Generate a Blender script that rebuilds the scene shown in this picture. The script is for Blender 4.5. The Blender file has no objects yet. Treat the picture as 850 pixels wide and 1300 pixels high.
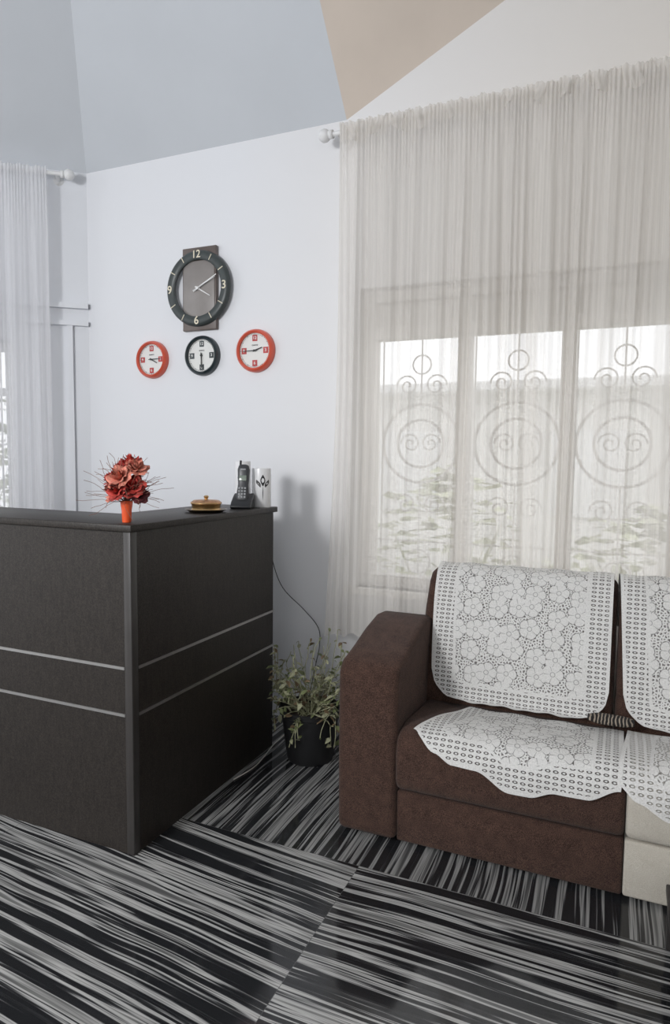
import bpy, bmesh, math, random
from mathutils import Vector, Matrix
random.seed(7)
scene=bpy.context.scene
D=bpy.data
# ------------------------------------------------------------------ helpers
class NT:
    def __init__(s,name):
        s.m=D.materials.new(name); s.m.use_nodes=True
        s.t=s.m.node_tree; s.n=s.t.nodes; s.l=s.t.links
        s.bsdf=s.n['Principled BSDF']; s.out=s.n['Material Output']
    def node(s,typ,**kw):
        n=s.n.new(typ)
        for k,v in kw.items(): setattr(n,k,v)
        return n
    def link(s,a,b): s.l.new(a,b)
    def put(s,inp,v):
        if isinstance(v,bpy.types.NodeSocket): s.l.new(v,inp)
        else: inp.default_value=v
    def math(s,op,a,b=0.0,c=None,clamp=False):
        n=s.n.new('ShaderNodeMath'); n.operation=op; n.use_clamp=clamp
        s.put(n.inputs[0],a); s.put(n.inputs[1],b)
        if c is not None: s.put(n.inputs[2],c)
        return n.outputs[0]
    def mixc(s,f,a,b):
        n=s.n.new('ShaderNodeMix'); n.data_type='RGBA'
        s.put(n.inputs[0],f); s.put(n.inputs[6],a); s.put(n.inputs[7],b)
        return n.outputs[2]
    def ramp(s,f,stops):
        n=s.n.new('ShaderNodeValToRGB'); e=n.color_ramp.elements
        while len(e)<len(stops): e.new(0.5)
        for i,(p,c) in enumerate(stops):
            e[i].position=p; e[i].color=(c[0],c[1],c[2],1) if not isinstance(c,(int,float)) else (c,c,c,1)
        s.put(n.inputs[0],f); return n.outputs[0]
    def coords(s,which='Object'):
        return s.n.new('ShaderNodeTexCoord').outputs[which]
    def mapping(s,v,scale=(1,1,1),rot=(0,0,0),loc=(0,0,0)):
        n=s.n.new('ShaderNodeMapping'); s.put(n.inputs[0],v)
        n.inputs['Scale'].default_value=scale; n.inputs['Rotation'].default_value=rot; n.inputs['Location'].default_value=loc
        return n.outputs[0]
    def noise(s,v,scale=5,detail=3,rough=.5,dist=0):
        n=s.n.new('ShaderNodeTexNoise'); s.put(n.inputs['Vector'],v)
        n.inputs['Scale'].default_value=scale; n.inputs['Detail'].default_value=detail
        n.inputs['Roughness'].default_value=rough; n.inputs['Distortion'].default_value=dist
        return n.outputs[0]
    def bump(s,h,strength=.3,dist=.01):
        n=s.n.new('ShaderNodeBump'); n.inputs['Strength'].default_value=strength; n.inputs['Distance'].default_value=dist
        s.put(n.inputs['Height'],h); s.l.new(n.outputs[0],s.bsdf.inputs['Normal'])
def c4(c): return (c[0],c[1],c[2],1)
def mat(name,col,rough=.5,metal=0,var=.12,scale=12,bump=0,spec=None,coat=0):
    t=NT(name); f=t.noise(t.coords(),scale,4)
    a=tuple(x*(1-var) for x in col); b=tuple(min(1,x*(1+var)) for x in col)
    t.link(t.ramp(f,[(.3,a),(.7,b)]),t.bsdf.inputs['Base Color'])
    t.bsdf.inputs['Roughness'].default_value=rough; t.bsdf.inputs['Metallic'].default_value=metal
    if spec is not None: t.bsdf.inputs['Specular IOR Level'].default_value=spec
    t.bsdf.inputs['Coat Weight'].default_value=coat
    if bump: t.bump(f,bump,.005)
    return t.m
def empty(name,loc=(0,0,0),rotz=0):
    e=D.objects.new(name,None); scene.collection.objects.link(e); e.location=loc; e.rotation_euler=(0,0,rotz); e.empty_display_size=.05
    return e
def addmesh(name,verts,faces,m=None,parent=None,smooth=False,loc=None):
    me=D.meshes.new(name); me.from_pydata([tuple(v) for v in verts],[],faces); me.update()
    o=D.objects.new(name,me); scene.collection.objects.link(o)
    if m: me.materials.append(m)
    if parent: o.parent=parent
    if loc: o.location=loc
    if smooth:
        for p in me.polygons: p.use_smooth=True
    return o
def bm_obj(name,bm,m=None,parent=None,smooth=False):
    me=D.meshes.new(name); bm.normal_update(); bm.to_mesh(me); bm.free()
    o=D.objects.new(name,me); scene.collection.objects.link(o)
    for mm in (m if isinstance(m,(list,tuple)) else [m]):
        if mm: me.materials.append(mm)
    if parent: o.parent=parent
    if smooth:
        for p in me.polygons: p.use_smooth=True
    return o
def bevel(o,w,seg=3):
    b=o.modifiers.new('bevel','BEVEL'); b.width=w; b.segments=seg; b.limit_method='ANGLE'; b.angle_limit=math.radians(30)
    for p in o.data.polygons: p.use_smooth=True
    return o
BOXF=[(0,3,2,1),(4,5,6,7),(0,1,5,4),(1,2,6,5),(2,3,7,6),(3,0,4,7)]
def boxv(lo,hi):
    (a,b,c),(d,e,f)=lo,hi
    return [(a,b,c),(d,b,c),(d,e,c),(a,e,c),(a,b,f),(d,b,f),(d,e,f),(a,e,f)]
def box(name,lo,hi,m,parent=None,bev=0,seg=2):
    o=addmesh(name,boxv(lo,hi),BOXF,m,parent)
    if bev: bevel(o,bev,seg)
    return o
def boxes(name,lst,m,parent=None,bev=0):
    v=[];f=[]
    for lo,hi in lst:
        k=len(v); v+=boxv(lo,hi); f+=[tuple(i+k for i in q) for q in BOXF]
    o=addmesh(name,v,f,m,parent)
    if bev: bevel(o,bev,2)
    return o
def extrude_profile(name,prof,x0,x1,m,parent=None,bev=.02,seg=4):
    n=len(prof); v=[(x0,y,z) for y,z in prof]+[(x1,y,z) for y,z in prof]
    f=[tuple(range(n-1,-1,-1)),tuple(range(n,2*n))]
    for i in range(n): j=(i+1)%n; f.append((i,j,n+j,n+i))
    o=addmesh(name,v,f,m,parent)
    bm=bmesh.new(); bm.from_mesh(o.data); bmesh.ops.recalc_face_normals(bm,faces=bm.faces); bm.to_mesh(o.data); bm.free()
    bevel(o,bev,seg); o.modifiers['bevel'].angle_limit=math.radians(40)
    return o
def lathe(name,prof,m,parent=None,loc=(0,0,0),seg=40,axis='Z'):
    v=[];f=[];n=len(prof)
    for i in range(seg):
        a=2*math.pi*i/seg
        for r,h in prof:
            if axis=='Z': v.append((r*math.cos(a)+loc[0],r*math.sin(a)+loc[1],h+loc[2]))
            elif axis=='Y': v.append((r*math.cos(a)+loc[0],h+loc[1],r*math.sin(a)+loc[2]))
            else: v.append((h+loc[0],r*math.cos(a)+loc[1],r*math.sin(a)+loc[2]))
    for i in range(seg):
        j=(i+1)%seg
        for k in range(n-1): f.append((i*n+k,j*n+k,j*n+k+1,i*n+k+1))
    o=addmesh(name,v,f,m,parent,smooth=True)
    bm=bmesh.new(); bm.from_mesh(o.data); bmesh.ops.remove_doubles(bm,verts=bm.verts,dist=1e-5)
    bmesh.ops.recalc_face_normals(bm,faces=bm.faces); bm.to_mesh(o.data); bm.free()
    for p in o.data.polygons: p.use_smooth=True
    e=o.modifiers.new('es','EDGE_SPLIT'); e.split_angle=math.radians(40)
    return o
def tube(name,paths,r,m,parent=None,cyclic=False,res=3):
    cu=D.curves.new(name,'CURVE'); cu.dimensions='3D'; cu.bevel_depth=r; cu.bevel_resolution=res; cu.use_fill_caps=True
    for p in paths:
        sp=cu.splines.new('POLY'); sp.points.add(len(p)-1)
        for i,q in enumerate(p): sp.points[i].co=(q[0],q[1],q[2],1)
        sp.use_cyclic_u=(len(p)>8 and (Vector(p[0])-Vector(p[-1])).length<1e-4)
    o=D.objects.new(name,cu); scene.collection.objects.link(o); cu.materials.append(m)
    if parent: o.parent=parent
    return o
def smooth_path(pts,n=8):
    out=[];P=[Vector(p) for p in pts]
    for i in range(len(P)-1):
        p0=P[max(i-1,0)];p1=P[i];p2=P[i+1];p3=P[min(i+2,len(P)-1)]
        for k in range(n):
            t=k/n
            out.append(.5*((2*p1)+(p2-p0)*t+(2*p0-5*p1+4*p2-p3)*t*t+(3*p1-p0-3*p2+p3)*t**3))
    out.append(P[-1]); return out
# ------------------------------------------------------------------ camera
Xc=Vector((1965,-90,847)).normalized(); Yc=Vector((368,63,-847)).normalized(); Zc=Xc.cross(Yc)
cam=D.cameras.new('camera'); co=D.objects.new('camera',cam); scene.collection.objects.link(co)
M=Matrix((Xc,Yc,Zc)).to_4x4(); M.translation=Vector((0,0,1.34)); co.matrix_world=M
cam.sensor_fit='VERTICAL'; cam.sensor_height=36; cam.lens=847/1300*36; cam.clip_start=.02
scene.camera=co
scene.view_settings.view_transform='Standard'
# ------------------------------------------------------------------ materials
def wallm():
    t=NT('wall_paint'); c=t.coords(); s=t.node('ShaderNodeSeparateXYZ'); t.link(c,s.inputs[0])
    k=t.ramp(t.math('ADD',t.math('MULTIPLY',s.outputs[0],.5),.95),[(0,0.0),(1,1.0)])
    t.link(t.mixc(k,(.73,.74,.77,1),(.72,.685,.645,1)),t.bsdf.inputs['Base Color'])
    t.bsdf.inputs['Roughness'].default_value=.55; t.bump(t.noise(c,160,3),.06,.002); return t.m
M_wall=wallm()
M_wallL=mat('wall_paint_cool',(.70,.715,.75),.55,var=.02,scale=3)
M_ceil=mat('ceiling_paint_greyblue',(.54,.565,.60),.7,var=.02,scale=3)
M_tan_shade=mat('wall_shade_tan',(.62,.54,.47),.7,var=.05,scale=3)  # tan stands in for the shadow on the upper wall
M_cream=mat('wall_paint_cream',(.70,.67,.62),.6,var=.02)
M_white=mat('white_paint',(.74,.74,.74),.45,var=.03)
M_black=mat('black_plastic',(.018,.019,.021),.35,var=.1)
M_silver=mat('brushed_aluminium',(.50,.49,.48),.4,1,.05,60)
def wood():
    t=NT('wenge_laminate'); c=t.coords()
    f=t.noise(t.mapping(c,(60,60,9)),1.5,6,.65); g=t.noise(c,260,2)
    k=t.math('ADD',t.math('MULTIPLY',f,.35),t.math('MULTIPLY',g,.65))
    t.link(t.ramp(k,[(.38,(.012,.0095,.008)),(.66,(.040,.033,.028))]),t.bsdf.inputs['Base Color'])
    t.bsdf.inputs['Roughness'].default_value=.45; t.bsdf.inputs['Specular IOR Level'].default_value=.35; t.bump(k,.25,.002); return t.m
M_desk=wood()
def floorm():
    t=NT('zebra_marble_floor'); c=t.coords(); s=t.node('ShaderNodeSeparateXYZ'); t.link(c,s.inputs[0])
    x,y=s.outputs[0],s.outputs[1]
    border=t.math('GREATER_THAN',y,1.97)
    left=t.math('LESS_THAN',x,-.75)
    def sel(m,a,b):
        return t.math('ADD',t.math('MULTIPLY',m,a),t.math('MULTIPLY',t.math('SUBTRACT',1.0,m),b))
    acrA=t.math('ADD',y,t.math('MULTIPLY',x,t.math('MULTIPLY',left,.10)))
    acr=sel(border,x,acrA); alo=sel(border,y,x)
    wob=t.math('MULTIPLY',t.math('SUBTRACT',t.noise(c,1.1,2),.5),.06)
    acr=t.math('ADD',acr,wob)
    tile=t.math('ADD',t.math('MULTIPLY',border,7.3),t.math('MULTIPLY',left,3.7))
    def cv(sa,sb,off=0):
        n=t.node('ShaderNodeCombineXYZ'); t.put(n.inputs[0],t.math('MULTIPLY',alo,sa)); t.put(n.inputs[1],t.math('MULTIPLY',acr,sb)); t.put(n.inputs[2],t.math('ADD',tile,off)); return n.outputs[0]
    n1=t.noise(cv(1.1,40),1,2,.5,.12); n2=t.noise(cv(1.8,120,5),1,2,.5,.12); n3=t.noise(cv(1.2,10,9),1,2)
    k=t.math('ADD',t.math('ADD',t.math('MULTIPLY',n1,.64),t.math('MULTIPLY',n2,.36)),t.math('MULTIPLY',t.math('SUBTRACT',n3,.5),.14))
    col=t.ramp(k,[(.46,(.015,.016,.018)),(.500,(.034,.035,.037)),(.513,(.22,.22,.218)),(.548,(.50,.495,.48)),(.60,(.20,.20,.195)),(.66,(.10,.10,.10))])
    def joint(v,p,per):
        a=t.math('ABSOLUTE',t.math('SUBTRACT',t.math('FRACT',t.math('ADD',t.math('DIVIDE',t.math('SUBTRACT',v,p),per),.5)),.5))
        return t.math('LESS_THAN',a,.0010/per)
    j=t.math('MULTIPLY',t.math('MAXIMUM',joint(x,-.75,1.22),joint(y,1.97,1.22)),.7)
    col=t.mixc(t.math('MULTIPLY',border,.30),col,(.03,.03,.032,1))  # border row darkened: shade and reflection under sofa and plant painted in
    t.link(t.mixc(j,col,(.08,.08,.08,1)),t.bsdf.inputs['Base Color'])
    t.bsdf.inputs['Roughness'].default_value=.09
    return t.m
M_floor=floorm()
def fabric(name,c0,c1,sheen=.08):
    t=NT(name); c=t.coords(); f=t.noise(c,26,5,.7); g=t.noise(c,420,2,.6)
    k=t.math('ADD',t.math('MULTIPLY',f,.25),t.math('MULTIPLY',g,.75))
    t.link(t.ramp(k,[(.38,c0),(.64,c1)]),t.bsdf.inputs['Base Color']); t.bsdf.inputs['Roughness'].default_value=.95
    t.bsdf.inputs['Specular IOR Level'].default_value=.2
    t.bsdf.inputs['Sheen Weight'].default_value=sheen; t.bsdf.inputs['Sheen Roughness'].default_value=.5
    t.bump(g,.6,.004); return t.m
M_sofa=fabric('brown_chenille',(.024,.013,.010),(.118,.066,.049))
M_beige=fabric('beige_fabric',(.50,.46,.39),(.62,.58,.51))
def sheer(name,base,op0,op1):
    t=NT(name); uv=t.coords('UV')
    st=t.noise(t.mapping(uv,(42,.45,1)),1,4,.6); lo=t.noise(t.mapping(uv,(6,.3,1)),1,2)
    fine=t.noise(t.mapping(uv,(400,2,1)),1,2)
    k=t.math('ADD',t.math('ADD',t.math('MULTIPLY',st,.45),t.math('MULTIPLY',lo,.45)),t.math('MULTIPLY',fine,.10))
    op=t.ramp(k,[(.36,op0),(.64,op1)])
    d=t.node('ShaderNodeBsdfDiffuse'); d.inputs[0].default_value=c4(base)
    tr=t.node('ShaderNodeBsdfTranslucent'); tr.inputs[0].default_value=c4(base)
    mx=t.node('ShaderNodeMixShader'); mx.inputs[0].default_value=.42; t.link(d.outputs[0],mx.inputs[1]); t.link(tr.outputs[0],mx.inputs[2])
    tp=t.node('ShaderNodeBsdfTransparent'); m2=t.node('ShaderNodeMixShader'); t.put(m2.inputs[0],op)
    t.link(tp.outputs[0],m2.inputs[1]); t.link(mx.outputs[0],m2.inputs[2]); t.link(m2.outputs[0],t.out.inputs[0]); return t.m
M_sheer=sheer('sheer_voile',(.83,.80,.76),.50,.89)
M_sheerL=sheer('sheer_voile_cool',(.85,.85,.87),.46,.84)
def lace():
    t=NT('white_lace'); uv=t.coords('UV')
    s=t.node('ShaderNodeSeparateXYZ'); t.link(uv,s.inputs[0]); u,v=s.outputs[0],s.outputs[1]
    a=t.node('ShaderNodeAttribute'); a.attribute_name='border'; bd=a.outputs['Fac']
    def cell(x,p,off=0.0): return t.math('SUBTRACT',t.math('FRACT',t.math('ADD',t.math('DIVIDE',x,p),off)),.5)
    cu=cell(u,.024); cvv=cell(v,.017)
    r=t.math('SQRT',t.math('ADD',t.math('POWER',t.math('MULTIPLY',cu,1.0),2),t.math('POWER',t.math('MULTIPLY',cvv,1.35),2)))
    hole=t.math('MULTIPLY',t.math('LESS_THAN',r,.36),t.math('GREATER_THAN',r,.17))
    eye=t.math('SUBTRACT',1.0,t.math('MULTIPLY',hole,.85))
    hem=t.math('LESS_THAN',bd,.012)
    bnd=t.math('MULTIPLY',t.math('GREATER_THAN',bd,.082),t.math('LESS_THAN',bd,.092))
    eye=t.math('MAXIMUM',eye,t.math('MAXIMUM',hem,bnd))
    vo=t.node('ShaderNodeTexVoronoi'); vo.voronoi_dimensions='2D'; vo.inputs['Scale'].default_value=13; vo.inputs['Randomness'].default_value=.6; t.link(uv,vo.inputs['Vector'])
    sub=t.node('ShaderNodeVectorMath'); sub.operation='SUBTRACT'; t.link(uv,sub.inputs[0]); t.link(vo.outputs['Position'],sub.inputs[1])
    q=t.node('ShaderNodeSeparateXYZ'); t.link(sub.outputs[0],q.inputs[0])
    th=t.math('ARCTAN2',q.outputs[1],q.outputs[0]); rad=vo.outputs['Distance']
    lobe=t.math('ABSOLUTE',t.math('COSINE',t.math('MULTIPLY',th,2.5)))
    R=t.math('ADD',.36,t.math('MULTIPLY',t.math('POWER',lobe,.5),.13))
    pet=t.math('LESS_THAN',rad,R)
    ring=t.math('MULTIPLY',t.math('GREATER_THAN',rad,.09),t.math('LESS_THAN',rad,.125))
    outl=t.math('MULTIPLY',t.math('GREATER_THAN',rad,R),t.math('LESS_THAN',rad,t.math('ADD',R,.045)))
    ray=t.math('MULTIPLY',t.math('LESS_THAN',lobe,.11),t.math('MULTIPLY',t.math('GREATER_THAN',rad,.16),t.math('LESS_THAN',rad,.40)))
    cut=t.math('MAXIMUM',ring,t.math('MAXIMUM',outl,ray))
    v2=t.node('ShaderNodeTexVoronoi'); v2.voronoi_dimensions='2D'; v2.feature='DISTANCE_TO_EDGE'; v2.inputs['Scale'].default_value=95; t.link(uv,v2.inputs['Vector'])
    net=t.math('LESS_THAN',v2.outputs['Distance'],.24)
    cen=t.math('MULTIPLY',t.math('MAXIMUM',pet,t.math('MAXIMUM',net,.3)),t.math('SUBTRACT',1.0,t.math('MULTIPLY',cut,.50)))
    isb=t.math('LESS_THAN',bd,.092)
    al=t.math('ADD',t.math('MULTIPLY',isb,eye),t.math('MULTIPLY',t.math('SUBTRACT',1.0,isb),cen))
    t.link(al,t.bsdf.inputs['Alpha'])
    t.link(t.ramp(t.noise(uv,200,2),[(.3,(.60,.59,.57)),(.7,(.78,.77,.75))]),t.bsdf.inputs['Base Color']); t.bsdf.inputs['Roughness'].default_value=.9
    return t.m
M_lace=lace()
# ------------------------------------------------------------------ room
addmesh('floor',[(-6.5,-3.5,0),(2.4,-3.5,0),(2.4,3.22,0),(-6.5,3.22,0)],[(0,1,2,3)],M_floor)
WX0,WX1,WZ0,WZ1=-1.18,1.12,.72,2.14
wb=boxes('wall_back',[((-3.0,3,0),(WX0,3.22,4.3)),((WX1,3,0),(2.4,3.22,4.3)),((WX0,3,0),(WX1,3.22,WZ0)),((WX0,3,WZ1),(WX1,3.22,4.3))],M_wall)
box('wall_right',(2.2,-3.5,0),(2.4,3.0,4.3),M_cream)
boxes('wall_front_baffle',[((-6.5,-3.7,0),(-4.6,-3.5,4.3)),((1.6,-3.7,0),(2.4,-3.5,4.3)),((-4.6,-3.7,0),(1.6,-3.5,.4)),((-4.6,-3.7,3.0),(1.6,-3.5,4.3))],M_cream)  # unseen wall added behind the camera, its opening limits the fill light
cor=Vector((-2.84,3.0,0)); ld=Vector((-.788,-.616,0)); ln=Vector((.616,-.788,0))
def LW(d,n,z): p=cor+ld*d+ln*n; return (p.x,p.y,z)
def lbox(lst):
    v=[];f=[]
    for (d0,n0,z0),(d1,n1,z1) in lst:
        k=len(v)
        v+=[LW(d0,n0,z0),LW(d1,n0,z0),LW(d1,n1,z0),LW(d0,n1,z0),LW(d0,n0,z1),LW(d1,n0,z1),LW(d1,n1,z1),LW(d0,n1,z1)]
        f+=[tuple(i+k for i in q) for q in BOXF]
    return v,f
def lboxes(name,lst,m,parent=None):
    v,f=lbox(lst); o=addmesh(name,v,f,m,parent)
    bm=bmesh.new(); bm.from_mesh(o.data); bmesh.ops.recalc_face_normals(bm,faces=bm.faces); bm.to_mesh(o.data); bm.free(); return o
lboxes('wall_left',[((0,-.2,0),(.40,0,4.3)),((1.7,-.2,0),(4.2,0,4.3)),((.40,-.2,0),(1.7,0,.9)),((.40,-.2,1.98),(1.7,0,4.3))],M_wallL)
lboxes('trim_1',[((.0,0,2.17),(1.9,.035,2.20)),((.0,0,2.075),(1.9,.03,2.10)),((.085,0,.1),(.115,.02,2.075))],M_wallL)
Cn=Vector((-2.84,3.0,2.92)); P=Vector((-1.26,3.0,2.92)); hip=Vector((.6,-.8,1.2)); ed=Vector((-.08,-.8,1.2)); L=Cn+ld*4.2
addmesh('ceiling',[Cn,L,L+hip,Cn+hip,P,P+ed,(-6.5,-3.5,4.12),(2.4,-3.5,4.12),(2.4,3.0,4.12),(-6.5,3.0,4.12)],[(0,1,2,3),(0,3,5,4),(6,7,8,9)],M_ceil)
addmesh('wall_shade_facet',[P,P+ed,P+Vector((2.41,0,1.19))],[(0,1,2)],M_tan_shade)  # added facet, its tan colour paints in the upper wall's shadow
# ------------------------------------------------------------------ windows
M_frame=mat('window_frame_paint',(.64,.61,.58),.5,var=.05)
M_iron=mat('grille_iron_white',(.68,.67,.66),.5,var=.05)
w=empty('window_1',(0,0,0))
xs=[WX0+.03,-.69,-.24,.21,.66,WX1-.03]
boxes('frame',[((x-.03,3.06,WZ0),(x+.03,3.13,WZ1)) for x in xs],M_frame,w)
boxes('transoms',[((WX0,3.055,z-.028),(WX1,3.135,z+.028)) for z in (WZ0+.03,1.94,WZ1-.029)],M_frame,w)
boxes('upper_panel',[((a+.03,3.09,1.968),(b-.03,3.11,WZ1-.057)) for a,b in zip(xs[:-1],xs[1:])],M_frame,w)
box('sill',(WX0-.05,2.96,WZ0-.03),(WX1+.05,3.1,WZ0),M_cream,w)
paths=[]; big=[]
def circ(cx,y,cz,r,n=36): return [(cx+r*math.cos(2*math.pi*i/n),y,cz+r*math.sin(2*math.pi*i/n)) for i in range(n+1)]
def scroll(cx,y,cz,r,sg,turns=1.6,a0=0):
    return [(cx+sg*r*(1-i/40*.85)*math.cos(a0+turns*2*math.pi*i/40),y,cz+r*(1-i/40*.85)*math.sin(a0+turns*2*math.pi*i/40)) for i in range(41)]
for a,b in zip(xs[:-1],xs[1:]):
    cx=(a+b)/2; y=3.17
    big+=[circ(cx,y,1.42,.19),circ(cx,y,1.42,.115)]
    paths+=[[(cx,y,WZ0),(cx,y,1.23)],[(cx,y,1.61),(cx,y,1.94)]]
    for sg in (-1,1):
        paths+=[scroll(cx+sg*.07,y,1.70,.055,sg),scroll(cx+sg*.07,y,1.12,.055,sg),scroll(cx+sg*.05,y,1.42,.05,sg),[(cx+sg*.195,y,WZ0),(cx+sg*.195,y,1.94)]]
    paths+=[[(a,y,.94),(b,y,.94)],circ(cx,y,.84,.06,16),circ(cx,y,1.80,.045,20)]
tube('grille',paths,.0042,M_iron,w,res=1); tube('grille_circles',big,.0075,M_iron,w,res=1)
w2=empty('window_2')
lboxes('frame',[((.40,-.14,.9),(.46,-.08,1.98)),((.82,-.14,.9),(.87,-.08,1.98)),((1.25,-.14,.9),(1.3,-.08,1.98)),((1.64,-.14,.9),(1.7,-.08,1.98))],M_white,w2)
lboxes('transoms',[((.4,-.145,1.93),(1.7,-.075,1.975)),((.4,-.145,.905),(1.7,-.075,.95)),((.4,-.145,1.68),(1.7,-.075,1.72))],M_white,w2)
pp=[]
for k in range(8):
    d=.5+k*.15; pp.append([LW(d,-.16,.9),LW(d,-.16,1.98)])
    pp.append([LW(d+.05*math.cos(a*.3),-.16,1.45+.05*math.sin(a*.3)) for a in range(22)])
tube('grille',pp,.005,M_iron,w2,res=1)
# ------------------------------------------------------------------ outside
M_grass=mat('garden_ground',(.60,.60,.56),.9,var=.2,scale=2)
M_bwall=mat('compound_wall_plaster',(.74,.73,.71),.9,var=.12,scale=2)
M_leafo=mat('hedge_leaves',(.44,.46,.33),.8,var=.5,scale=6)
addmesh('garden_ground',[(-14,3.23,-.15),(10,3.23,-.15),(10,16,-.15),(-14,16,-.15)],[(0,1,2,3)],M_grass)
hw=empty('neighbour_house')
box('facade',(-9,8.2,-.15),(8,8.6,2.2),M_bwall,hw); box('eave',(-9.3,7.9,2.15),(8.3,8.8,2.27),M_white,hw,.02)
for k in range(5): box('shutter',(-5+k*2.1,8.15,.7),(-4.2+k*2.1,8.21,1.7),M_white,hw,.01)
def hedge(name,cx,cy,rx,rz,n,cz=0.5):
    bm=bmesh.new()
    for i in range(n):
        a=random.uniform(0,2*math.pi); ph=random.uniform(0,math.pi); rr=random.uniform(.55,1)
        p=Vector((cx+rx*rr*math.sin(ph)*math.cos(a),cy+rx*.6*rr*math.sin(ph)*math.sin(a),max(-.1,cz+rz*rr*math.cos(ph))))
        s=random.uniform(.06,.13); q=Matrix.Rotation(random.uniform(0,6.28),3,'Z')@Matrix.Rotation(random.uniform(-1,1),3,'X')
        vs=[bm.verts.new(p+q@Vector(v)*s) for v in ((-1,0,0),(-.3,.4,.1),(1,0,0),(-.3,-.4,.1))]
        bm.faces.new(vs)
    for i in range(14):
        a=random.uniform(0,6.28); p=Vector((cx,cy,-.15)); q=Vector((cx+rx*.7*math.cos(a),cy+rx*.4*math.sin(a),cz+rz*.5))
        s=.015; vs=[bm.verts.new(v) for v in (p-Vector((s,0,0)),p+Vector((s,0,0)),q)]; bm.faces.new(vs)
    return bm_obj(name,bm,M_leafo)
hedge('garden_shrub',-1.3,5.2,.7,.8,320); hedge('garden_shrub',.2,5.6,.8,.6,300,.4); hedge('garden_shrub',1.6,5.4,.8,.7,400)
g2=cor+ld*1.3-ln*1.8; hedge('garden_shrub',g2.x,g2.y,1.1,1.2,900,.9)
# ------------------------------------------------------------------ curtains
def curtain(name,org,dx,dn,Lw,z0,z1,m,seed,flare=.05,nx=900,nz=44):
    rnd=random.Random(seed); ph=[rnd.uniform(0,6.28) for _ in range(10)]
    v=[];f=[];uv=[]
    for j in range(nz+1):
        t=j/nz
        for i in range(nx+1):
            s=i/nx; S=s*Lw
            warp=S+.018*math.sin(S*9+ph[0]+t*1.6)+.008*math.sin(S*27+ph[1]+t*2)
            k=min(1,t*2.2); a=.004+.017*k
            mod=.65+.35*math.sin(S*7.3+ph[8]+t)
            off=a*mod*(math.sin(warp*2*math.pi/.115+ph[2])+.55*math.sin(warp*2*math.pi/.061+ph[3]+t*.9)+.28*math.sin(warp*2*math.pi/.027+ph[4]))
            off+=.005*math.sin(S*2*math.pi/.017+2*math.sin(S*40))*max(0,1-t*7)
            x=S+ .010*math.sin(warp*2*math.pi/.115*.5+ph[5])*t - flare*(1-s)**8*t**2
            ztop=z1+.004*math.sin(S*140+ph[6])+.003*math.sin(S*61)
            z=ztop+(z0+.012*math.sin(S*23+ph[7])+.01*math.sin(S*61)-ztop)*t
            p=Vector(org)+Vector(dx)*x+Vector(dn)*(off+.016*(1-k))
            v.append((p.x,p.y,z)); uv.append((S,z))
    for j in range(nz):
        for i in range(nx):
            k=j*(nx+1)+i; f.append((k,k+1,k+nx+2,k+nx+1))
    o=addmesh(name,v,f,m,smooth=True)
    ul=o.data.uv_layers.new(name='UVMap')
    for lp in o.data.loops: ul.data[lp.index].uv=uv[lp.vertex_index]
    return o
cw=empty('window_curtain'); c1=curtain('voile',(-1.235,2.875,0),(1,0,0),(0,-1,0),2.45,.50,2.828,M_sheer,3,flare=.055); c1.parent=cw
c2=curtain('header',(-1.235,2.868,0),(1,0,0),(0,-1,0),2.45,2.765,2.834,M_sheer,5,flare=0,nx=900,nz=5); c2.parent=cw
cw2=empty('window_curtain'); o=curtain('voile',tuple(cor+ld*.19+ln*.105),tuple(ld),tuple(ln),1.5,.35,2.885,M_sheerL,11,flare=.0,nx=600); o.parent=cw2
def rod(name,a,b,dirn):
    e=empty(name); a=Vector(a); b=Vector(b); d=(b-a).normalized()
    tube('pole',[[a,b]],.011,M_white,e)
    ball=bmesh.new(); bmesh.ops.create_uvsphere(ball,u_segments=20,v_segments=12,radius=.029,matrix=Matrix.Translation(a-d*.02)); bm_obj('finial',ball,M_white,e,True)
    ball=bmesh.new(); bmesh.ops.create_cone(ball,cap_ends=True,segments=20,radius1=.019,radius2=.019,depth=.02,matrix=Matrix.Translation(a+d*.012)@d.to_track_quat('Z','Y').to_matrix().to_4x4()); bm_obj('collar',ball,M_white,e,True)
    q=a+d*.045; dn=Vector(dirn); tube('bracket',[[q,q+dn*.115]],.009,M_white,e)
    q2=q+dn*.105; ball=bmesh.new(); bmesh.ops.create_cone(ball,cap_ends=True,segments=20,radius1=.028,radius2=.028,depth=.012,matrix=Matrix.Translation(q2)@dn.to_track_quat('Z','Y').to_matrix().to_4x4()); bm_obj('rosette',ball,M_white,e,True)
rod('curtain_rod',(-1.30,2.885,2.81),(1.3,2.885,2.81),(0,1,0))
rod('curtain_rod',tuple(cor+ld*.10+ln*.10+Vector((0,0,2.865))),tuple(cor+ld*1.95+ln*.10+Vector((0,0,2.865))),tuple(-ln))
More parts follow.
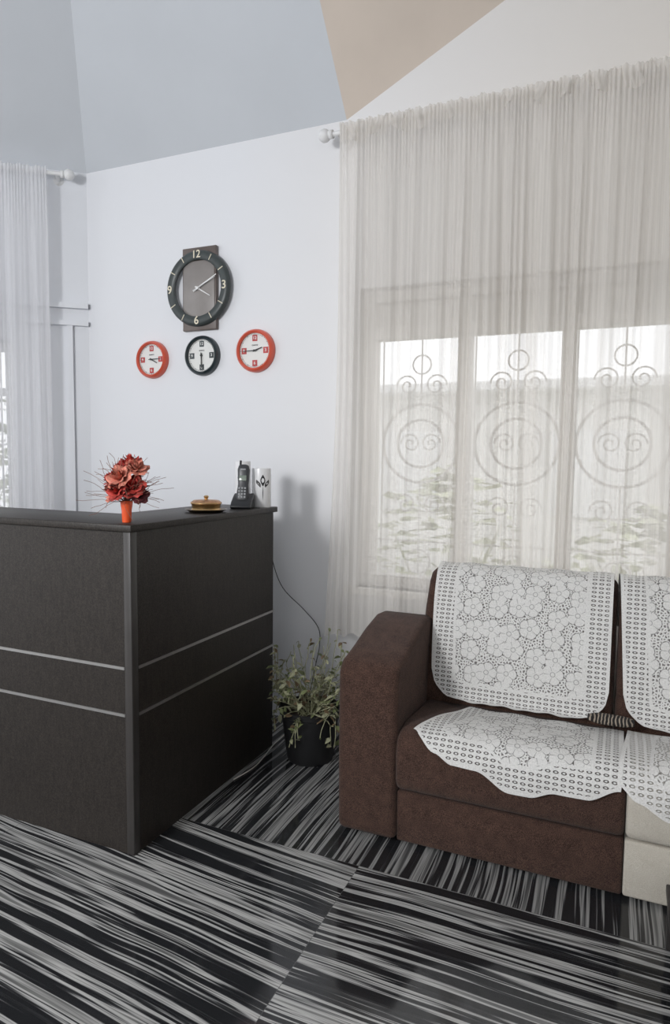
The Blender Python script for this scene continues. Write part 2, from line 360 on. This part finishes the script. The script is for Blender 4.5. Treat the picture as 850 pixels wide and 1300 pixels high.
# ------------------------------------------------------------------ reception desk
dk=empty('reception_desk')
DX,DY,DT=-1.46,1.71,1.12; DL=-2.85
box('front_panel',(DL,DY,.0),(DX-.012,DY+.02,DT-.022),M_desk,dk)
box('side_panel',(DX-.02,DY+.012,.0),(DX,2.67,DT-.022),M_desk,dk)
box('corner_post',(DX-.028,DY-.004,.0),(DX+.003,DY+.028,DT-.022),mat('desk_edge_band',(.040,.036,.034),.4),dk,.003)
box('end_panel',(DX-.30,2.65,.0),(DX-.002,2.668,DT-.022),M_desk,dk)
box('left_end_panel',(DL-.02,DY,.0),(DL,DY+.30,DT-.022),M_desk,dk)
v=[(DL-.03,DY-.012),(DX+.012,DY-.012),(DX+.012,2.69),(DX-.33,2.69),(DX-.33,DY+.33),(DL-.03,DY+.33)]
z0,z1=DT-.024,DT
o=addmesh('counter_top',[(x,y,z0) for x,y in v]+[(x,y,z1) for x,y in v],[tuple(range(5,-1,-1)),tuple(range(6,12))]+[(i,(i+1)%6,6+(i+1)%6,6+i) for i in range(6)],M_desk,dk); bevel(o,.003,2)
boxes('inner_shelf',[((DL,DY+.02,.72),(DX-.02,DY+.55,.74)),((DX-.5,DY+.3,.72),(DX-.02,2.65,.74))],M_desk,dk)
boxes('metal_inlay',[((DL,DY-.003,z-.005),(DX-.03,DY+.002,z+.005)) for z in (.64,.48)]+[((DX-.002,DY+.03,z-.005),(DX+.003,2.668,z+.005)) for z in (.64,.48)],M_silver,dk)
# ------------------------------------------------------------------ sofa
sf=empty('sofa')
arm=[(2.125,.015),(2.118,.30),(2.118,.60),(2.15,.635),(2.25,.66),(2.38,.70),(2.50,.725),(2.57,.72),(2.62,.68),(2.66,.55),(2.70,.015)]
for nm,x0,x1 in (('arm_left',-.898,-.678),('arm_right',.678,.898)):
    o=extrude_profile(nm,arm,x0,x1,M_sofa,sf,.026,5)
back=[(2.50,.10),(2.50,.40),(2.525,.60),(2.575,.76),(2.63,.86),(2.67,.893),(2.74,.898),(2.79,.87),(2.81,.60),(2.82,.015),(2.6,.015)]
for nm,x0,x1 in (('back_cushion_1',-.715,-.003),('back_cushion_2',.003,.715)):
    extrude_profile(nm,back,x0,x1,M_sofa,sf,.03,5)
seat=[(2.125,.205),(2.112,.24),(2.108,.33),(2.118,.385),(2.15,.412),(2.22,.422),(2.52,.400),(2.52,.205)]
base=[(2.145,.012),(2.14,.195),(2.52,.195),(2.52,.012)]
for i,(x0,x1,mm) in enumerate(((-.680,.045,M_sofa),(.047,.40,M_beige),(.402,.680,M_sofa))):
    extrude_profile('seat_%d'%(i+1),seat,x0,x1,mm,sf,.02,4); extrude_profile('base_%d'%(i+1),base,x0,x1,mm,sf,.008,2)
# ------------------------------------------------------------------ lace covers
def drape(name,path,x0,x1,s0,s1,nu=70,nv=90,lift=.007,seed=1):
    rnd=random.Random(seed); ph=[rnd.uniform(0,6) for _ in range(4)]
    P=[Vector((0,y,z)) for y,z in path]; P=smooth_path(P,8)
    cum=[0]
    for a,b in zip(P[:-1],P[1:]): cum.append(cum[-1]+(b-a).length)
    def at(s):
        s=max(0,min(cum[-1]-1e-5,s))
        for i in range(len(cum)-1):
            if cum[i+1]>=s:
                t=(s-cum[i])/(cum[i+1]-cum[i]+1e-9); p=P[i].lerp(P[i+1],t); d=(P[i+1]-P[i]).normalized(); return p,Vector((0,-d.z,d.y)) 
    v=[];f=[];uv=[];bd=[]
    for j in range(nv+1):
        for i in range(nu+1):
            a=i/nu; b=j/nv
            sa,sb=s0(a),s1(a); s=sa+(sb-sa)*b
            xa,xb=x0(s),x1(s); x=xa+(xb-xa)*a
            p,nr=at(s)
            if nr.y>0.2 or nr.z<-.2: nr=-nr
            rip=lift+.004*(1+math.sin(x*38+ph[0])*math.sin(s*22+ph[1]))*.6
            q=p+nr*rip
            v.append((x,q.y,q.z)); uv.append((x,s)); bd.append(min(x-xa,xb-x,(sb-s)))
    for j in range(nv):
        for i in range(nu):
            k=j*(nu+1)+i; f.append((k,k+1,k+nu+2,k+nu+1))
    o=addmesh(name,v,f,M_lace,smooth=True)
    ul=o.data.uv_layers.new(name='UVMap')
    for lp in o.data.loops: ul.data[lp.index].uv=uv[lp.vertex_index]
    at_=o.data.attributes.new('border','FLOAT','POINT')
    for i,b in enumerate(bd): at_.data[i].value=b
    return o
bpath=[(2.815,.70),(2.80,.86),(2.745,.906),(2.67,.901),(2.625,.866),(2.565,.765),(2.513,.60),(2.487,.45),(2.455,.424),(2.40,.424),(2.28,.440)]
def rc(a,full,r=.22):
    e=min(a,1-a)/r
    return full-(.13*(1-math.sqrt(max(0,1-(1-min(e,1))**2))))
for (xa,xb,sd) in ((-.690,-.018,1),(-.004,.665,2)):
    drape('lace_sofa_cover',bpath,lambda s,xa=xa:xa+.03*max(0,s-.2)/.5,lambda s,xb=xb:xb,lambda a:0.0,lambda a:rc(a,.860)+.003*math.cos(a*2*math.pi*8),seed=sd)
spath=[(2.49,.406),(2.40,.412),(2.25,.428),(2.16,.422),(2.118,.393),(2.100,.34),(2.100,.22),(2.100,.10)]
def lerpt(tab,a):
    for (p,q),(r,s) in zip(tab[:-1],tab[1:]):
        if a<=r:
            t=(a-p)/(r-p); t=t*t*(3-2*t); return q+(s-q)*t
    return tab[-1][1]
T1=[(0,.345),(.13,.41),(.22,.438),(.34,.440),(.50,.492),(.60,.490),(.72,.465),(.86,.462),(1,.42)]
drape('lace_seat_cover',spath,lambda s:-.48-.42*min(s,.36)+.10*max(0,s-.36),lambda s:.035-.08*max(0,s-.36),lambda a:.04,lambda a:lerpt(T1,a),lift=.004,seed=4)
T2=[(0,.40),(.10,.44),(.25,.48),(.45,.51),(.7,.50),(.85,.46),(1,.40)]
drape('lace_seat_cover',spath,lambda s:.05-.08*min(s,.4)+.10*max(0,s-.40),lambda s:.58,lambda a:.04,lambda a:lerpt(T2,a),lift=.009,seed=5)
# striped cushion peeping out between the covers
def zebra():
    t=NT('striped_cushion_fabric'); wv=t.node('ShaderNodeTexWave'); wv.inputs['Scale'].default_value=26; wv.inputs['Distortion'].default_value=5; t.link(t.coords(),wv.inputs['Vector'])
    t.link(t.ramp(wv.outputs[0],[(.62,(.014,.012,.011)),(.74,(.30,.25,.20))]),t.bsdf.inputs['Base Color']); t.bsdf.inputs['Roughness'].default_value=.9; return t.m
bm=bmesh.new(); bmesh.ops.create_cube(bm,size=1)
bmesh.ops.subdivide_edges(bm,edges=bm.edges,cuts=8,use_grid_fill=True)
for q in bm.verts:
    x,y,z=q.co; k=(1-(2*x)**4)*(1-(2*y)**4)
    q.co=Vector((x*.15,y*.05,z*(.006+.028*max(0,k))))
o=bm_obj('striped_cushion',bm,zebra(),smooth=True); o.location=(-.008,2.440,.452)
# ------------------------------------------------------------------ clocks
def text(name,s,size,loc,m,parent):
    cu=D.curves.new(name,'FONT'); cu.body=s; cu.size=size; cu.align_x='CENTER'; cu.align_y='CENTER'; cu.extrude=.0008; cu.offset=size*.012
    o=D.objects.new(name,cu); scene.collection.objects.link(o); o.location=loc; o.rotation_euler=(math.pi/2,0,0); cu.materials.append(m); o.parent=parent; return o
def bar(name,ang,r0,r1,w0,w1,y,m,parent,th=.002):
    d=Vector((math.sin(ang),0,math.cos(ang))); s=Vector((math.cos(ang),0,-math.sin(ang)))
    a=[d*r0-s*w0/2,d*r0+s*w0/2,d*r1+s*w1/2,d*r1-s*w1/2]
    v=[(p.x,y,p.z) for p in a]+[(p.x,y-th,p.z) for p in a]
    return addmesh(name,v,[(0,1,2,3),(7,6,5,4),(0,4,5,1),(1,5,6,2),(2,6,7,3),(3,7,4,0)],m,parent)
M_clkring=mat('clock_ring_charcoal',(.045,.055,.055),.4,var=.15)
M_clkwood=mat('clock_board_smoked',(.125,.10,.09),.35,var=.25,scale=8)
M_cl_cream=mat('clock_numeral_cream',(.72,.66,.52),.5)
M_clkface=mat('clock_face_taupe',(.25,.23,.22),.3,var=.08)
e=empty('wall_clock',(-2.07,3.0,2.215))
box('board',(-.104,-.025,-.212),(.104,0,.212),M_clkwood,e,.004)
box('face_panel',(-.096,-.030,-.142),(.096,-.024,.142),M_clkface,e,.002)
lathe('dial_ring',[(.146,-.028),(.144,-.042),(.154,-.050),(.180,-.050),(.190,-.042),(.194,-.026),(.146,-.026)],M_clkring,e,axis='Y',seg=72)
for s,a in (('12',0),('3',90),('6',180),('9',270)):
    a=math.radians(a); text('numeral_'+s,s,.054 if s=='12' else .058,(math.sin(a)*.167,-.0515,math.cos(a)*.167),M_cl_cream,e)
for h in range(12):
    if h%3: bar('tick',math.radians(h*30),.152,.184,.004,.004,-.0502,M_cl_cream,e)
bar('hour_hand',math.radians(120),-.02,.085,.007,.004,-.036,M_white,e); bar('minute_hand',math.radians(62),-.03,.13,.009,.004,-.040,M_white,e); bar('second_hand',math.radians(66),-.03,.12,.002,.002,-.043,M_white,e)
lathe('hub',[(0,-.046),(.008,-.046),(.008,-.03),(0,-.03)],M_white,e,axis='Y',seg=16)
M_red=mat('red_plastic',(.66,.10,.055),.3,var=.06,coat=.3); M_navy=mat('dark_green_plastic',(.018,.03,.035),.3,coat=.3)
M_dial=mat('clock_dial_white',(.72,.72,.70),.5,var=.02); M_redblk=mat('numeral_block_red',(.45,.05,.05),.5); M_numw=mat('numeral_white',(.8,.8,.78),.5)
def sclock(x,z,r,ring,blk,hh,mh):
    e=empty('wall_clock',(x,3.0,z))
    lathe('dial',[(0,-.018),(r*.84,-.018),(r*.84,-.002),(0,-.002)],M_dial,e,axis='Y',seg=48)
    lathe('rim',[(r*.80,-.019),(r*.81,-.030),(r*.88,-.037),(r*.96,-.030),(r,-.014),(r,0),(r*.80,0)],ring,e,axis='Y',seg=64)
    for s,a in (('12',0),('3',90),('6',180),('9',270)):
        a=math.radians(a); cx,cz=math.sin(a)*r*.58,math.cos(a)*r*.58; q=r*.13
        box('numeral_block_'+s,(cx-q,-.0195,cz-q*1.1),(cx+q,-.0175,cz+q*1.1),blk,e); text('numeral_'+s,s,r*.2,(cx,-.0205,cz),M_numw,e)
    for h in range(60):
        bar('tick',math.radians(h*6),r*.73,r*.78,.0016 if h%5 else .004,.0016 if h%5 else .004,-.0178,M_black,e,.001)
    text('dial_print','QUARTZ',r*.08,(0,-.0185,r*.25),M_black,e)
    bar('hour_hand',math.radians(hh),-.01,r*.42,.007,.004,-.022,M_black,e); bar('minute_hand',math.radians(mh),-.015,r*.62,.005,.003,-.025,M_black,e)
    lathe('hub',[(0,-.029),(.005,-.029),(.005,-.018),(0,-.018)],M_black,e,axis='Y',seg=12)
sclock(-2.385,1.868,.101,M_red,M_redblk,118,88)
sclock(-2.06,1.873,.104,M_navy,M_navy,182,178)
sclock(-1.74,1.882,.108,M_red,M_redblk,72,268)
# ------------------------------------------------------------------ flowers
fv=empty('flower_vase',(-1.53,1.775,DT))
lathe('vase',[(0,0),(.014,0),(.015,.004),(.0165,.04),(.021,.072),(.019,.072),(.015,.04),(.012,.01),(0,.01)],mat('vase_red',(.75,.10,.03),.25),fv,seg=28)
M_pet=mat('petal_red',(.42,.04,.03),.7,var=.4,scale=40); M_pet2=mat('petal_salmon',(.58,.20,.14),.7,var=.3,scale=40); M_dk=mat('petal_maroon',(.10,.015,.02),.7,var=.3); M_twig=mat('dried_twig',(.22,.10,.07),.8,var=.3)
def rose(name,c,r,m,up):
    bm=bmesh.new(); R=Vector(up).normalized().to_track_quat('Z','Y').to_matrix()
    for ring,(nr,rr,hh,tilt) in enumerate(((3,.25,.55,.15),(4,.5,.5,.5),(5,.8,.4,.85),(6,1.05,.25,1.15))):
        for k in range(nr):
            a=2*math.pi*(k+ring*.37)/nr; g=[]
            for j in range(5):
                row=[]
                for i in range(5):
                    b=(i/4-.5)*1.5*2*math.pi/nr; t=j/4; w=math.sin(math.pi*(.12+.8*t))
                    rad=r*(.12+ (rr*.9)*t*math.sin(tilt+.3)+.05); z=r*(hh*t*math.cos(tilt*.8)*1.6-.25+.1*math.cos(b*3))
                    ang=a+b*w; row.append(bm.verts.new(Vector(c)+R@Vector((rad*math.cos(ang),rad*math.sin(ang),z))))
                g.append(row)
            for j in range(4):
                for i in range(4): bm.faces.new((g[j][i],g[j][i+1],g[j+1][i+1],g[j+1][i]))
    return bm_obj(name,bm,m,fv,True)
for k,(x,y,z,r,m) in enumerate(((-.036,-.02,.110,.044,M_pet2),(.038,-.018,.125,.044,M_pet),(.0,-.035,.155,.046,M_pet2),(-.034,.01,.175,.040,M_pet),(.035,.01,.185,.040,M_pet2),(0,.02,.205,.038,M_pet),(.055,.0,.095,.032,M_dk),(-.058,-.01,.145,.034,M_pet),(.0,-.05,.110,.036,M_pet))):
    rose('flower_%d'%(k+1),(x,y,z),r,m,(x,y-.04,.03+(z-.1)*.4))
tw=[]
for k in range(90):
    a=random.uniform(0,6.28); e0=random.uniform(.0,1.25); l=random.uniform(.09,.17); p=Vector((0,0,.065)); d=Vector((math.cos(a)*math.sin(e0),math.sin(a)*math.sin(e0),math.cos(e0)))
    q=[p]
    for i in range(8):
        d=(d+Vector((random.uniform(-.35,.35),random.uniform(-.35,.35),random.uniform(-.35,.25)))).normalized(); q.append(q[-1]+d*l/8*1.1)
    tw.append(q)
tube('twigs',tw,.0007,M_twig,fv,res=1)
bm=bmesh.new()
for k in range(46):
    a=random.uniform(0,6.28); el=random.uniform(-.5,.9); rr=random.uniform(.03,.065); c=Vector((math.cos(a)*math.cos(el)*rr,math.sin(a)*math.cos(el)*rr,.115+math.sin(el)*.05)); R=Vector((c.x,c.y,.02)).normalized().to_track_quat('X','Z').to_matrix()
    vs=[bm.verts.new(c+R@Vector(v)*.024) for v in ((-.6,0,0),(.1,.5,.15),(1.1,0,-.2),(.1,-.5,.15))]; bm.faces.new(vs)
bm_obj('leaves',bm,M_dk,fv)
# ------------------------------------------------------------------ brass trinket box on tray
bl=empty('brass_trinket_box',(-1.55,2.27,DT))
M_brass=mat('brass',(.62,.42,.20),.3,1,.1,40); M_copper=mat('lid_brass_enamel',(.50,.27,.14),.35,.7,.3,60)
lathe('tray',[(0,.004),(.060,.004),(.082,.013),(.086,.012),(.062,0),(0,0)],mat('tray_dark_brass',(.16,.12,.08),.35,.8),bl)
lathe('drum',[(0,.004),(.058,.004),(.060,.010),(.056,.016),(.058,.030),(.062,.034),(0,.034)],M_brass,bl)
lathe('lid',[(.062,.034),(.062,.040),(.050,.048),(.030,.050),(.0,.051)],M_copper,bl)
lathe('knob',[(0,.05),(.010,.05),(.006,.055),(.011,.061),(.007,.067),(0,.068)],M_brass,bl,seg=20)
tube('rim_beads',[[(.06*math.cos(i*.1309),.06*math.sin(i*.1309),.037) for i in range(49)]],.003,M_brass,bl)
# ------------------------------------------------------------------ cordless phone
ph=empty('cordless_phone',(-1.53,2.52,DT),math.radians(20))
prof=[(-.055,0),(-.060,.012),(-.040,.030),(.0,.05),(.035,.065),(.05,.06),(.05,0)]
o=extrude_profile('cradle',prof,-.045,.045,M_black,ph,.006,3)
M_key=mat('phone_keys',(.30,.31,.32),.5); M_scr=mat('phone_screen',(.22,.26,.22),.2); M_dg=mat('phone_grey',(.04,.042,.046),.35)
hs=empty('handset',(0,-.012,.022)); hs.parent=ph; hs.rotation_euler=(math.radians(-14),0,0)
bm=bmesh.new(); rings=[]
for z,wd,dp,yo in ((0,.020,.010,0),(.006,.026,.014,0),(.04,.027,.015,.0),(.085,.023,.013,.004),(.11,.025,.014,.003),(.15,.027,.015,-.001),(.168,.022,.012,-.002),(.173,.012,.007,-.002)):
    r=[]
    for i in range(20):
        a=2*math.pi*i/20; cc=math.copysign(abs(math.cos(a))**.6,math.cos(a)); ss=math.copysign(abs(math.sin(a))**.6,math.sin(a)); r.append(bm.verts.new((wd*cc,dp*ss+yo,z)))
    rings.append(r)
for a,b in zip(rings[:-1],rings[1:]):
    for i in range(20): bm.faces.new((a[i],a[(i+1)%20],b[(i+1)%20],b[i]))
bm.faces.new(rings[0][::-1]); bm.faces.new(rings[-1])
bm_obj('body',bm,M_dg,hs,True)
for r in range(4):
    for c in range(3): box('key',(-.017+c*.0125,-.0175,.022+r*.013),(-.0085+c*.0125,-.012,.030+r*.013),M_key,hs,.001)
box('screen',(-.016,-.0165,.098),(.016,-.008,.122),M_scr,hs,.001); box('earpiece',(-.012,-.0178,.146),(.012,-.013,.152),M_key,hs,.001)
tube('antenna',[[(-.016,0,.165),(-.016,.002,.192)]],.005,M_black,hs)
# ------------------------------------------------------------------ canisters
def canister(loc,h,r):
    e=empty('ceramic_canister',loc)
    lathe('body',[(0,0),(r*.94,0),(r,.006),(r,h-.006),(r*.97,h),(r*.9,h),(r*.9,.01),(0,.01)],mat('white_ceramic',(.75,.75,.76),.25,var=.02),e,seg=40)
    bm=bmesh.new()
    for (a0,z0,l,w,ti) in ((-.9,h*.55,.05,.011,0),(-1.15,h*.52,.038,.009,-.5),(-.65,h*.52,.038,.009,.5),(-.9,h*.2,.06,.0015,0)):
        A=[];B=[]
        for i in range(9):
            t=i/8; ww=w*math.sin(math.pi*min(.98,max(.05,t))); zz=z0+l*t*math.cos(ti); xx=l*t*math.sin(ti)
            for lst,s in ((A,-1),(B,1)):
                an=a0+(xx+s*ww)/r; lst.append(bm.verts.new(((r+.0008)*math.cos(an),(r+.0008)*math.sin(an),zz)))
        for i in range(8): bm.faces.new((A[i],B[i],B[i+1],A[i+1]))
    bm_obj('leaf_print',bm,M_black,e)
canister((-1.497,2.625,DT),.175,.043); canister((-1.60,2.635,DT),.205,.036)
# ------------------------------------------------------------------ potted plant
pl=empty('potted_plant',(-1.245,2.63,0)); pl.scale=(1.1,1.1,1.05)
lathe('pot',[(0,.0),(.088,0),(.095,.01),(.118,.20),(.126,.205),(.128,.225),(.118,.228),(.110,.20),(0,.19)],mat('pot_black',(.014,.014,.015),.45),pl)
lathe('soil',[(0,.203),(.112,.198)],mat('soil',(.05,.035,.025),1,var=.4,scale=60),pl)
M_g=[mat('leaf_olive',(.13,.15,.06),.6,var=.4,scale=30),mat('leaf_pale',(.32,.32,.20),.6,var=.3,scale=30),mat('leaf_brown',(.16,.11,.06),.7,var=.4,scale=30)]
st=[]; bms=[bmesh.new() for _ in range(3)]
for k in range(100):
    a=random.uniform(0,6.28); lean=random.uniform(.1,1.2); l=random.uniform(.14,.38); p=Vector((.07*math.cos(a)*random.random(),.07*math.sin(a)*random.random(),.2)); d=Vector((math.cos(a)*lean,math.sin(a)*lean,1)).normalized(); q=[p.copy()]
    for i in range(8):
        d=(d+Vector((random.uniform(-.22,.22),random.uniform(-.22,.22),-.17*lean-.03))).normalized(); nx=q[-1]+d*l/8
        rr=math.hypot(nx.x,nx.y)
        if rr>.15: nx.x*=.15/rr; nx.y*=.15/rr
        q.append(nx)
        if i>1 and random.random()<.6:
            for _ in range(2 if k%3==0 else 1):
                b=random.choice((0,0,1,1,2)); s=random.uniform(.009,.022); R=Matrix.Rotation(random.uniform(0,6.28),3,'Z')@Matrix.Rotation(random.uniform(-.8,.8),3,'Y')@Matrix.Rotation(random.uniform(-.8,.8),3,'X')
                vs=[bms[b].verts.new(q[-1]+R@(Vector(v)*s)) for v in ((0,0,0),(.5,.42,.12),(1.1,.4,.1),(1.8,0,-.2),(1.1,-.4,.1),(.5,-.42,.12))]
                bms[b].faces.new(vs)
    st.append(q)
tube('stems',st,.0018,M_g[1],pl,res=1)
for i,b in enumerate(bms): bm_obj('foliage_%d'%(i+1),b,M_g[i],pl)
# ------------------------------------------------------------------ cables
tube('power_cable',[smooth_path([(-1.66,2.99,.95),(-1.63,2.985,.80),(-1.57,2.98,.68),(-1.45,2.98,.58),(-1.37,2.975,.50),(-1.35,2.95,.42),(-1.37,2.94,.3),(-1.42,2.93,.02)])],.0022,M_black)
tube('extension_cable',[smooth_path([(-1.52,2.98,.30),(-1.50,2.94,.12),(-1.47,2.85,.012),(-1.45,2.65,.004),(-1.42,2.45,.004),(-1.44,2.3,.004)])],.0025,M_cream)
# ------------------------------------------------------------------ low stool at the right edge
so=empty('low_stool')
M_st=mat('stool_dark_wood',(.03,.027,.026),.4)
box('seat_board',(.155,1.62,.14),(.50,2.01,.165),M_st,so,.004)
for x in (.16,.46):
    for y in (1.63,1.965): box('leg',(x,y,0),(x+.035,y+.035,.14),M_st,so,.002)
boxes('rail',[((.165,1.64,.09),(.18,2.0,.14)),((.475,1.64,.09),(.49,2.0,.14)),((.165,1.985,.09),(.49,2.0,.14))],M_st,so)
# ------------------------------------------------------------------ light
wd=D.worlds.new('world'); scene.world=wd; wd.use_nodes=True
wn=wd.node_tree.nodes; bg=wn['Background']; bg.inputs[0].default_value=(.95,.97,1,1); bg.inputs[1].default_value=1.95
def area(name,loc,target,size,power,col):
    l=D.lights.new(name,'AREA'); l.size=size; l.energy=power; l.color=col
    o=D.objects.new(name,l); scene.collection.objects.link(o); o.location=loc
    o.rotation_euler=(Vector(target)-Vector(loc)).to_track_quat('-Z','Y').to_euler(); return o
area('added_key_lamp',(-2.0,-1.0,2.15),(-1.3,3,1.3),.5,66,(.98,.985,1))  # unseen key light added behind left of the camera for the desk shadow
